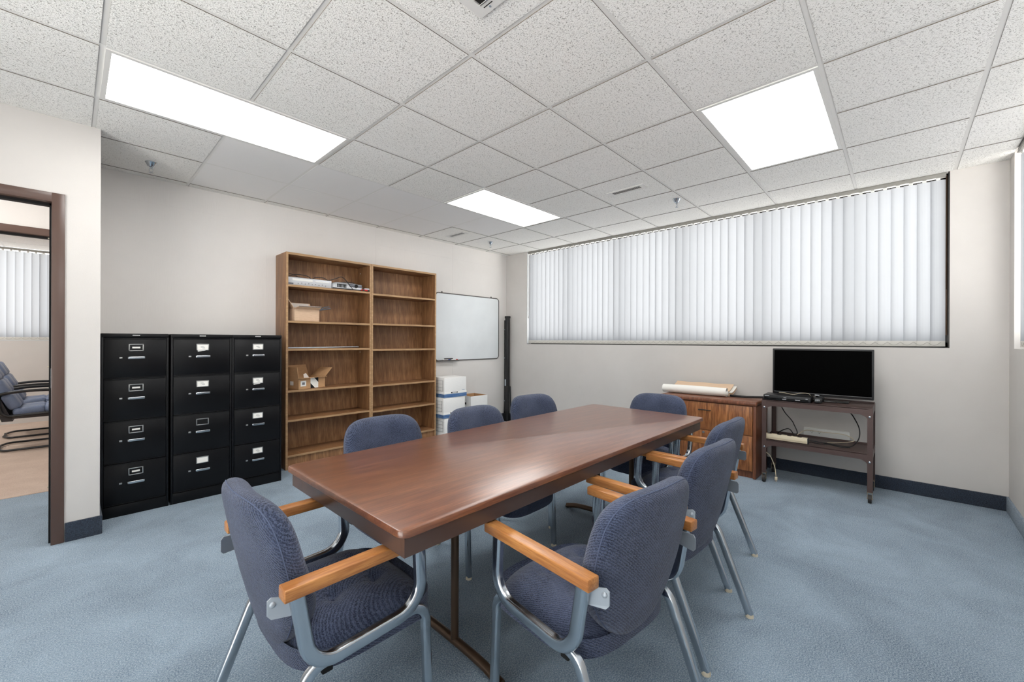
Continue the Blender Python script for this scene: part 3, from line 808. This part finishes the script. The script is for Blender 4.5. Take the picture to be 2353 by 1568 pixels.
def open_box(name, label, loc, a, b, h, mat, rotz=0, flaps=(), th=.004, inner=None):
    t = thing(name, label, 'box', loc, rotz)
    G().box(-a, a, -b, b, 0, th).box(-a, a, -b, -b + th, 0, h).box(-a, a, b - th, b, 0, h).box(-a, -a + th, -b, b, 0, h).box(a - th, a, -b, b, 0, h).obj('carton', mat, t, 0)
    for side, ln, ang in flaps:   # ang 0 = horizontal outward, pi/2 = straight up
        g = G(); c, s = math.cos(ang) * ln, math.sin(ang) * ln
        if side == 'f': q = [(-a, -b, h), (a, -b, h), (a - .01, -b - c, h + s), (-a + .01, -b - c, h + s)]
        if side == 'k': q = [(-a, b, h), (a, b, h), (a - .01, b + c, h + s), (-a + .01, b + c, h + s)]
        if side == 'l': q = [(-a, -b, h), (-a, b, h), (-a - c, b - .01, h + s), (-a - c, -b + .01, h + s)]
        if side == 'r': q = [(a, -b, h), (a, b, h), (a + c, b - .01, h + s), (a + c, -b + .01, h + s)]
        nrm = (Vector(q[1]) - Vector(q[0])).cross(Vector(q[3]) - Vector(q[0])).normalized() * th
        g.loft([[Vector(p) for p in q], [Vector(p) + nrm for p in q]])
        g.obj('flap', inner or mat, t, 0)
    return t
t = open_box('cardboard_box', 'open pale cardboard box with taped flaps on the second bookcase shelf', (.925, 2.36, 1.4625), .13, .085, .125, 'cardboard_pale', .12, (('f', .05, .35), ('k', .07, 1.45), ('l', .12, 1.0)), inner='cardboard_pale')
G().loft([[(-.11, -.15, .148), (.12, -.15, .152), (.125, -.07, .130), (-.11, -.07, .13)], [(-.11, -.15, .1495), (.12, -.15, .1535), (.125, -.07, .1315), (-.11, -.07, .1315)]]).obj('tape', 'clear_tape', t, 0)
G().box(-.13, .10, .079, .083, .15, .19).obj('tape', 'clear_tape', t, 0)
G().tube([(.13, -.08, .125), (.19, -.07, .155), (.25, -.06, .165)], .006, 6).tube([(.13, -.06, .12), (.2, -.05, .135), (.27, -.05, .150)], .007, 6).obj('strap', 'smoked_plastic', t)
t = open_box('cardboard_box', 'open brown cardboard box with white shipping labels on the fourth bookcase shelf', (.955, 2.385, .7775), .155, .115, .115, 'cardboard', .28, (('f', .04, .05), ('k', .12, 1.5), ('r', .13, .75), ('l', .11, 1.5)))
G().box(-.13, -.07, -.1165, -.115, .03, .085).obj('shipping_label', 'paper', t, 0)
G().box(-.115, -.085, -.1172, -.1165, .045, .07).obj('label_print', 'grey_ink', t, 0)
G().box(-.02, .07, -.1165, -.115, .005, .112).obj('label_panel', 'paper', t, 0)
G().prism([(.02, .112), (.07, .112), (.07, .06)], 1, -.118, -.1165).prism([(-.02, .005), (.03, .005), (-.02, .055)], 1, -.118, -.1165).obj('label_stripe', 'black_matte', t, 0)
G().box(-.1565, -.155, -.04, .01, .04, .08).obj('side_label', 'paper', t, 0)
G().loft([[(-.06, -.08, .08), (.0, -.09, .09), (.0, -.02, .15), (-.03, -.02, .14)], [(-.06, -.078, .083), (.0, -.088, .093), (.0, -.018, .153), (-.03, -.018, .143)]]).obj('bubble_wrap', 'clear_tape', t, 0)
tag(G().tube([(.76, 2.29, 1.194), (1.15, 2.32, 1.196), (1.53, 2.37, 1.199)], .006, 8).obj('thin_rod', 'satin_plate'), 'thin grey rod lying along the third shelf of the left bookcase', 'rod')

# ------------------------------------------------------------------ whiteboard
t = thing('whiteboard', 'white dry-erase board with thin grey rounded frame on the wall right of the bookcases', 'whiteboard', (3.325, YA, 1.465))
a, b = .612, .472
pts = roundrect(a, b, .05, 8)
G().loft([[(x, -.012, z) for x, z in pts], [(x, -.002, z) for x, z in pts]]).obj('board', 'whiteboard', t, 40)
G().tube([(x, -.011, z) for x, z in pts + pts[:2]], .0075, 8, False).obj('frame', 'board_frame', t)
for x in (-.5, .45): G().box(x - .01, x + .01, -.014, -.001, b - .002, b + .022, .003).obj('mounting_clip', 'board_frame', t)
G().box(-.60, -.235, -.065, -.006, -b - .006, -b, .001).box(-.60, -.235, -.067, -.063, -b - .006, -b + .008).obj('marker_tray', 'board_frame', t)
zt = 1.465 - b
mk = thing('marker', 'red dry-erase marker on the whiteboard tray', 'marker', (3.01, YA - .052, zt + .009), .05, 'markers on the whiteboard tray')
G().cyl((-.055, 0, 0), (.03, 0, 0), .0085, 10).obj('barrel', 'white_plastic', mk); G().cyl((.03, 0, 0), (.062, 0, 0), .0095, 10).obj('cap', 'red_plastic', mk)
mk = thing('marker', 'blue dry-erase marker on the whiteboard tray', 'marker', (2.87, YA - .052, zt + .009), -.04, 'markers on the whiteboard tray')
G().cyl((-.055, 0, 0), (.03, 0, 0), .0085, 10).obj('barrel', 'white_plastic', mk); G().cyl((.03, 0, 0), (.062, 0, 0), .0095, 10).obj('cap', 'blue_plastic', mk)
mk = thing('eraser', 'dark felt board eraser on the whiteboard tray behind the markers', 'eraser', (2.93, YA - .027, zt + .001))
G().box(-.07, .07, -.012, .012, 0, .018, .002).obj('felt', 'grey_ink', mk); G().box(-.07, .07, -.013, .013, .018, .03, .004).obj('handle', 'rubber', mk)

# ------------------------------------------------------------------ projection screen in the corner
t = thing('projection_screen', 'tall black folded tripod projection screen standing in the corner', 'projection screen', (4.035, 2.425, 0), .0)
G().box(-.028, .028, -.03, .03, .10, 1.66, .008, 3).box(-.033, .033, -.034, .034, 1.63, 1.665, .004).obj('case', 'black_plastic', t)
G().box(-.018, .018, .032, .058, .02, 1.60, .004).obj('post', 'black_gloss', t)
for z in (1.45, 1.0, .32): G().cyl((-.03, .045, z), (-.018, .045, z), .007, 10).obj('rivet', 'satin_plate', t)
G().box(-.034, -.028, .0, .028, .56, .66, .002).obj('handle_clip', 'satin_plate', t)
for a in (-2.4, -.6, 1.8):
    a_ = a; G().tube([(.045 * math.cos(a_), .045 * math.sin(a_) + .0, .55), (.055 * math.cos(a_), .055 * math.sin(a_), .2), (.065 * math.cos(a_), .065 * math.sin(a_), .01)], .008, 8).obj('leg', 'black_plastic', t)
G().box(-.04, .04, -.04, .055, 0, .12, .006).obj('base', 'black_matte', t)

# ------------------------------------------------------------------ storage boxes
def banker(z, label, dx=0, dr=0, band=True):
    t = thing('storage_box', label, 'box', (2.755 + dx, 2.315, z), dr, 'stacked white storage boxes')
    a, b, h = .185, .165, .262
    G().box(-a + .004, a - .004, -b + .004, b - .004, 0.0, h, .002).obj('carton', 'carton_white', t)
    G().box(-a, a, -b, b, 0.002, .075, .002).obj('lid', 'carton_white', t)
    if band: G().box(-a - .0008, a + .0008, -b - .0008, b + .0008, .004, .050).obj('blue_band', 'carton_blue', t, 0)
    gg = G(); gg.box(-.075, .035, -b - .003, -b - .0005, .058, .072, .001); hh = gg.obj('grip_hole', 'black_matte', t)
    G().box(-.055, .015, -b - .004, -b - .003, .061, .067).obj('grip_card', 'carton_white', hh, 0)
    g = G()
    for k in range(4): g.box(-a - .0012, -a + .003, -b + .03, b - .03, .09 + k * .045, .0915 + k * .045)
    g.box(-a - .0012, -a + .003, -b + .03, -b + .0315, .09, .225).box(-a - .0012, -a + .003, b - .0315, b - .03, .09, .225)
    g.obj('printed_form', 'grey_ink', t, 0)
    G().box(a - .075, a - .03, -b + .0035, -b + .004, .088, .092).obj('printed_mark', 'carton_blue', t, 0)
banker(0, 'bottom white storage box of the stack right of the bookcase', .01, 0, False)
banker(.264, 'middle white storage box with blue band in the stack right of the bookcase', -.008, .01)
banker(.528, 'topmost white storage box with blue band, right of the bookcase', .012, -.02)
t = open_box('open_carton', 'tall open white carton, brown inside, right of the stacked storage boxes', (3.23, 2.345, 0), .155, .15, .50, 'carton_white', -.03)
G().box(-.150, .150, -.145, -.1445, .01, .498).box(-.150, .150, .1445, .145, .01, .498).box(-.1505, -.150, -.145, .145, .01, .498).box(.150, .1505, -.145, .145, .01, .498).obj('brown_lining', 'cardboard', t, 0)
G().box(-.1575, -.155, -.05, .03, .38, .41).obj('grip_hole', 'black_matte', t, 0)

# ------------------------------------------------------------------ oak lateral file cabinet
t = thing('lateral_file', 'oak-grain two-drawer lateral file cabinet under the window, beside the television cart', 'file cabinet', (3.60, -.705, 0))
hw = .452; D = .45; h = .713
for s in (-1, 1): G().box(0, D, min(s * hw, s * (hw - .028)), max(s * hw, s * (hw - .028)), 0, h - .038, .006, 3).obj('side_panel', 'credenza_trim', t)
G().box(.02, D, -hw + .02, hw - .02, .05, h - .038).box(.03, .05, -hw + .02, hw - .02, 0, .06).obj('body', 'credenza_trim', t)
tp = G().box(-.012, D + .005, -hw - .006, hw + .006, h - .042, h, .016, 4).obj('top_panel', 'credenza_trim', t, 50)
for k, (z0, z1) in enumerate(((.068, .392), (.398, h - .046))):
    d = G().box(.002, .024, -hw + .031, hw - .031, z0, z1, .0015).obj('drawer', 'credenza_oak', t)
    zh = z1 - .075
    G().tube(smoothcurve([(.002, .055, zh), (-.018, .05, zh), (-.022, .02, zh + .003), (-.022, -.02, zh + .003), (-.018, -.05, zh), (.002, -.055, zh)], 5), [.005] * 26, 8).obj('handle', 'black_plastic', d)
    if k == 0: G().cyl((-.006, .01, z1 - .02), (.004, .01, z1 - .02), .011, 16).obj('lock', 'brushed_steel', d)
# paper plans on top
t = thing('paper_roll', 'loosely rolled white sheet of plans on top of the oak cabinet', 'paper roll', (3.80, -.53, h + .004), math.radians(-88))
g = G(); rows = []
for L in [k / 14 for k in range(15)]:
    x = -.32 + .64 * L; row = []
    for k in range(26):
        a = -PI / 2 + 2 * PI * k / 25 * 1.12; r = .030 + .0007 * k + .004 * math.sin(3 * L)
        row.append((x, r * 1.15 * math.cos(a), .046 + r * math.sin(a)))
    rows.append(row)
V = [[g.bm.verts.new(p) for p in r] for r in rows]
for a, b in zip(V, V[1:]): g.bridge(a, b, False)
g.obj('outer_sheet', 'paper', t, 60)
G().tube([(-.30, .0, .034), (.33, .004, .034)], .017, 14).obj('inner_roll', 'paper', t)
t = thing('folded_plans', 'stack of folded tan and white drawings behind the paper roll on the oak cabinet', 'papers', (3.93, -.57, h + .001), math.radians(-90))
rn = random.Random(3)
for k in range(9):
    x0, x1 = -.32 + rn.uniform(0, .03), .31 - rn.uniform(0, .035); y0, y1 = -.075 + rn.uniform(0, .02), .13 - rn.uniform(0, .015); dz = .006 * k
    lo, hi = [], []
    for q in range(9):
        f = q / 8; y = y0 + (y1 - y0) * f; z = .001 + dz + (.050 + .004 * math.sin(k)) * f ** 1.6
        lo.append((y, z)); hi.append((y, z + .0038))
    g = G(); n = 12; secs = []
    for p in range(n + 1):
        x = x0 + (x1 - x0) * p / n; wv = .003 * math.sin(p * 1.1 + k)
        secs.append([(x, y, z + wv * (y - y0) / .2) for y, z in lo] + [(x, y, z + wv * (y - y0) / .2) for y, z in reversed(hi)])
    g.loft(secs).obj('folded_sheet', 'paper' if k in (0, 4, 6) else 'tan_paper', t, 30)
tag(G().tube([(3.85, -.87, h + .014), (3.83, -1.02, h + .014), (3.80, -1.185, h + .03)], .011, 10).obj('black_tube', 'black_plastic'), 'long thin black tube lying on the oak cabinet and reaching the cart', 'tube')

# ------------------------------------------------------------------ rolling cart
cx0, cx1, cy0, cy1 = 3.60, 4.02, -1.965, -1.205
t = thing('utility_cart', 'brown metal two-shelf rolling cart under the television', 'cart', ((cx0 + cx1) / 2, (cy0 + cy1) / 2, 0))
hx, hy = (cx1 - cx0) / 2, (cy1 - cy0) / 2
for zt in (.742, .385):
    g = G().box(-hx, hx, -hy, hy, zt - .006, zt - .002)
    g.box(-hx, hx, -hy, -hy + .003, zt - .048, zt + .012).box(-hx, hx, hy - .003, hy, zt - .048, zt + .012).box(-hx, -hx + .003, -hy, hy, zt - .048, zt + .003).box(hx - .003, hx, -hy, hy, zt - .048, zt + .012)
    sh = g.obj('shelf', 'cart_paint', t, 0)
    for sx in (-1, 1):
        for sy in (-1, 1):
            gg = G(); Y = sy * hy; X = sx * hx
            cur = [(Y - sy * .10 + sy * .07 * math.sin(a), zt - .046 - .045 * (1 - math.cos(a))) for a in [PI / 2 * k / 6 for k in range(7)]]
            gg.prism([(Y, zt - .044)] + [(Y - sy * .12, zt - .044)] + cur + [(Y, zt - .095)], 0, min(X, X + sx * .0012), max(X, X + sx * .0012))
            cur = [(X - sx * .10 + sx * .07 * math.sin(a), zt - .046 - .045 * (1 - math.cos(a))) for a in [PI / 2 * k / 6 for k in range(7)]]
            gg.prism([(X, zt - .044)] + [(X - sx * .12, zt - .044)] + cur + [(X, zt - .095)], 1, min(Y, Y + sy * .0012), max(Y, Y + sy * .0012))
            gg.obj('gusset', 'cart_paint', sh, 0)
    for sy in (-1, 1):
        for dz in (-.062,):
            G().lathe([(.009, 0), (.008, .004), (.003, .006)], (0, 0, 0), 12).obj('bolt', 'chrome', sh).matrix_local = Matrix.Translation((-hx - .0035, sy * (hy - .018), zt + dz)) @ Matrix.Rotation(-PI / 2, 4, 'Y')
for sx in (-1, 1):
    for sy in (-1, 1):
        X, Y = sx * (hx + .0016), sy * (hy + .0016)
        g = G().box(min(X, X - sx * .034), max(X, X - sx * .034), min(Y, Y - sy * .003), max(Y, Y - sy * .003), .085, .745)
        g.box(min(X, X - sx * .003), max(X, X - sx * .003), min(Y - sy * .0031, Y - sy * .034), max(Y - sy * .0031, Y - sy * .034), .085, .745)
        lg = g.obj('leg', 'cart_paint', t, 0)
        x, y = X - sx * .02, Y - sy * .018; an = random.uniform(-.7, .7)
        c = G().box(x - .02, x + .02, y - .018, y + .018, .080, .088, .002)
        ox = x - .012
        c.prism([(ox - .014, .03), (ox + .014, .03), (ox + .024, .082), (ox - .010, .082)], 1, y - .016, y - .013)
        c.prism([(ox - .014, .03), (ox + .014, .03), (ox + .024, .082), (ox - .010, .082)], 1, y + .013, y + .016)
        c.cyl((ox, y - .018, .033), (ox, y + .018, .033), .005, 8)
        ca = c.obj('caster', 'caster_metal', lg, 30)
        G().cyl((ox, y - .011, .033), (ox, y + .011, .033), .032, 24).obj('wheel', 'rubber', lg)

# television
tvx = 3.84
t = thing('television', 'black flat-screen television standing on the brown cart', 'television', (tvx, -1.602, 0))
hw = .362; z0, z1 = .785, 1.208
G().box(0, .035, -hw, hw, z0, z1, .006, 2).box(.03, .07, -hw + .1, hw - .1, z0 + .05, z1 - .1, .01).obj('housing', 'black_plastic', t)
G().box(-.0015, .0, -hw + .014, hw - .014, z0 + .026, z1 - .014).obj('screen', 'screen_glass', t, 0)
G().box(-.003, -.0005, -hw + .012, hw - .012, z0 + .021, z0 + .024).obj('bezel_trim', 'grey_ink', t, 0)
G().box(-.003, -.001, .02 - .017, .02 + .017, z0 + .008, z0 + .015).obj('maker_mark', 'silver_plastic', t, 0)
G().box(.005, .03, -.03, .03, .75, z0 + .01, .004).obj('neck', 'black_gloss', t)
G().box(-.008, .12, -.20, .20, .742, .752, .004, 2).obj('foot', 'black_gloss', t)
# dvd player etc
t = thing('disc_player', 'slim black disc player on the cart in front of the television', 'disc player', (3.715, -1.385, .745), .03)
G().box(-.10, .10, -.175, .175, .004, .048, .003).obj('case', 'black_plastic', t)
G().box(-.102, -.1, -.16, .165, .012, .022).obj('front_strip', 'black_gloss', t, 0)
g = G().box(-.103, -.1, -.155, -.14, .03, .035).box(-.103, -.1, -.10, -.065, .015, .019).box(-.103, -.1, .0, .02, .028, .032).box(-.103, -.1, .13, .165, .036, .041).box(-.103, -.1, .0, .03, .014, .019)
g.obj('front_marks', 'silver_plastic', t, 0)
t = thing('remote_control', 'grey remote control at the front edge of the cart beside the disc player', 'remote control', (3.66, -1.605, .757), .15)
G().box(-.055, .075, -.022, .022, 0, .015, .005).obj('case', 'black_plastic', t)
g = G()
for i in range(5):
    for j in range(3): g.box(-.045 + i * .017, -.035 + i * .017, -.015 + j * .011, -.008 + j * .011, .015, .017)
g.obj('buttons', 'silver_plastic', t, 0)
t = thing('adapter_box', 'small black box behind the remote control on the cart', 'box', (3.755, -1.60, .744), .1)
G().box(-.035, .035, -.03, .03, 0, .04, .006).obj('case', 'black_plastic', t)
G().cyl((-.037, 0, .02), (-.034, 0, .02), .004, 8).obj('lamp', 'silver_plastic', t)
cable([(3.80, -1.30, .80), (3.75, -1.35, .805), (3.72, -1.42, .80), (3.73, -1.48, .815), (3.77, -1.53, .81), (3.80, -1.55, .77)], .0022, 'beige_plastic', 'thin white cable lying over the disc player on the cart')

# power strip, cords and wall outlet
t = thing('power_strip', 'long beige metal power strip on the lower cart shelf', 'power strip', (3.655, -1.375, .386), .02)
G().box(-.024, .024, -.165, .165, .003, .05, .003).box(-.026, -.022, -.165, .165, .020, .024).obj('housing', 'beige_plastic', t)
G().box(-.026, .026, -.170, -.163, .0, .052, .003).obj('end_cap', 'black_plastic', t)
for k in range(4): G().box(-.014, .014, -.12 + k * .075, -.09 + k * .075, .05, .0515).obj('socket', 'rubber', t, 0)
cable([(3.655, -1.55, .42), (3.68, -1.63, .41), (3.72, -1.70, .40), (3.74, -1.78, .392), (3.76, -1.83, .40), (3.80, -1.87, .46), (3.85, -1.87, .54), (3.92, -1.83, .62), (4.00, -1.79, .665), (4.045, -1.77, .70)], .0042, 'black_plastic', 'black power cable rising at the right side of the cart')
cable([(3.655, -1.55, .405), (3.70, -1.62, .393), (3.72, -1.68, .396), (3.70, -1.76, .391), (3.72, -1.82, .391)], .0035, 'black_plastic', 'black cord snaking flat on the lower cart shelf')
cable([(3.66, -1.44, .445), (3.68, -1.46, .47), (3.72, -1.43, .53), (3.78, -1.40, .56), (3.86, -1.33, .62), (3.92, -1.27, .72)], .0038, 'black_plastic', 'black cord from the power strip up behind the television')
cable([(3.67, -1.44, .44), (3.74, -1.40, .475), (3.80, -1.36, .47), (3.84, -1.30, .43), (3.86, -1.27, .39)], .004, 'black_plastic', 'black cord arched low behind the power strip')
cable([(3.68, -1.46, .45), (3.85, -1.50, .47), (4.00, -1.60, .445), (4.03, -1.76, .44), (3.96, -1.83, .41), (3.88, -1.74, .393), (3.80, -1.66, .392)], .0032, 'beige_plastic', 'beige cord looping behind the lower cart shelf')
t = thing('extension_cord', 'beige cord with a plug hanging from the cart to the carpet', 'cord', (0, 0, 0))
G().tube(smoothcurve([(3.64, -1.225, .37), (3.655, -1.215, .33), (3.665, -1.21, .27), (3.70, -1.25, .22), (3.70, -1.285, .13), (3.68, -1.30, .05)], 8), .004, 7).obj('cord', 'beige_plastic', t)
G().obox((3.675, -1.302, .03), (.02, .022, .03), (0, .1, 0), .004).tube([(3.67, -1.308, .016), (3.67, -1.308, .002)], .0025, 6).tube([(3.675, -1.296, .016), (3.675, -1.296, .002)], .0025, 6).obj('plug', 'beige_plastic', t)
t = thing('wall_outlet', 'white surface-mounted duplex outlet on the wall behind the cart', 'outlet', (XB, -1.62, .415))
G().box(-.035, 0, -.17, .17, -.04, .04, .004).obj('box', 'white_plastic', t)
for y in (.05, .105):
    pl = G().cyl((-.037, y, .008), (-.0345, y, .008), .02, 18).obj('socket', 'white_plastic', t)
    G().box(-.0385, -.037, y - .009, y - .006, .008, .018).box(-.0385, -.037, y + .006, y + .009, .008, .018).cyl((-.0385, y, -.002), (-.037, y, -.002), .003, 8).obj('slots', 'black_matte', pl, 0)

# ------------------------------------------------------------------ office beyond the doorway
def make_office_chair():
    t = thing('cantilever_chair', 'x', 'chair', (0, 0, 0), 0, 'leather cantilever chairs in the far office')
    # local: faces +x
    def pad(x0, x1, z0, z1, th, w, tilt, name, split=3):
        g = G()
        for k in range(split):
            f0, f1 = k / split, (k + 1) / split
            a = Vector((x0 + (x1 - x0) * f0, 0, z0 + (z1 - z0) * f0)); b = Vector((x0 + (x1 - x0) * f1, 0, z0 + (z1 - z0) * f1))
            c = (a + b) / 2; L = (b - a).length; an = -math.atan2(b.z - a.z, b.x - a.x)
            for s in (-1, 1): g.obox((c.x, s * w / 4, c.z), (L * 1.04, w / 2 * 1.02, th), (0, an, 0), min(.032, th * .42))
        return g.obj(name, 'blue_leather', t, 60)
    pad(-.22, .26, .44, .47, .09, .5, 0, 'seat', 2)
    pad(-.20, -.42, .48, .96, .10, .5, 0, 'backrest', 3)
    G().loft([[(-.30, y, .34), (-.22, y, .34), (-.44, y, .96), (-.485, y, .94)] for y in (-.24, .24)]).obj('back_shell', 'black_leather', t, 30)
    G().box(-.26, .26, -.24, .24, .365, .405, .01).obj('seat_pan', 'black_leather', t)
    for s in (-1, 1):
        y = s * .29
        G().tube(smoothcurve([(-.34, y, .62), (-.30, y, .655), (-.1, y, .68), (.12, y, .67), (.30, y, .61)], 5), .016, 8).tube(fillet([(-.33, y, .64), (-.30, y, .40), (.28, y, .42), (.33, y, .60)], [.08, .06], 6), .017, 8).obj('armrest', 'black_plastic', t)
        G().tube(fillet([(.22, y * .93, .40), (.30, y * .93, .40), (.33, y * .93, .02), (-.28, y * .93, .02), (-.34, y * .4, .02)], [.04, .05, .06], 5), .0125, 8).obj('runner', 'black_plastic', t)
    G().tube([(-.335, -.12, .02), (-.335, .12, .02)], .0125, 8).obj('rear_bar', 'black_plastic', t)
    return t
oc = make_office_chair(); oc.location = (-.93, 5.42, .005); oc['label'] = 'nearer blue-grey leather cantilever chair seen through the doorway'
dup(oc, (-.95, 6.35, .005), 0, 'farther blue-grey leather cantilever chair seen through the doorway')
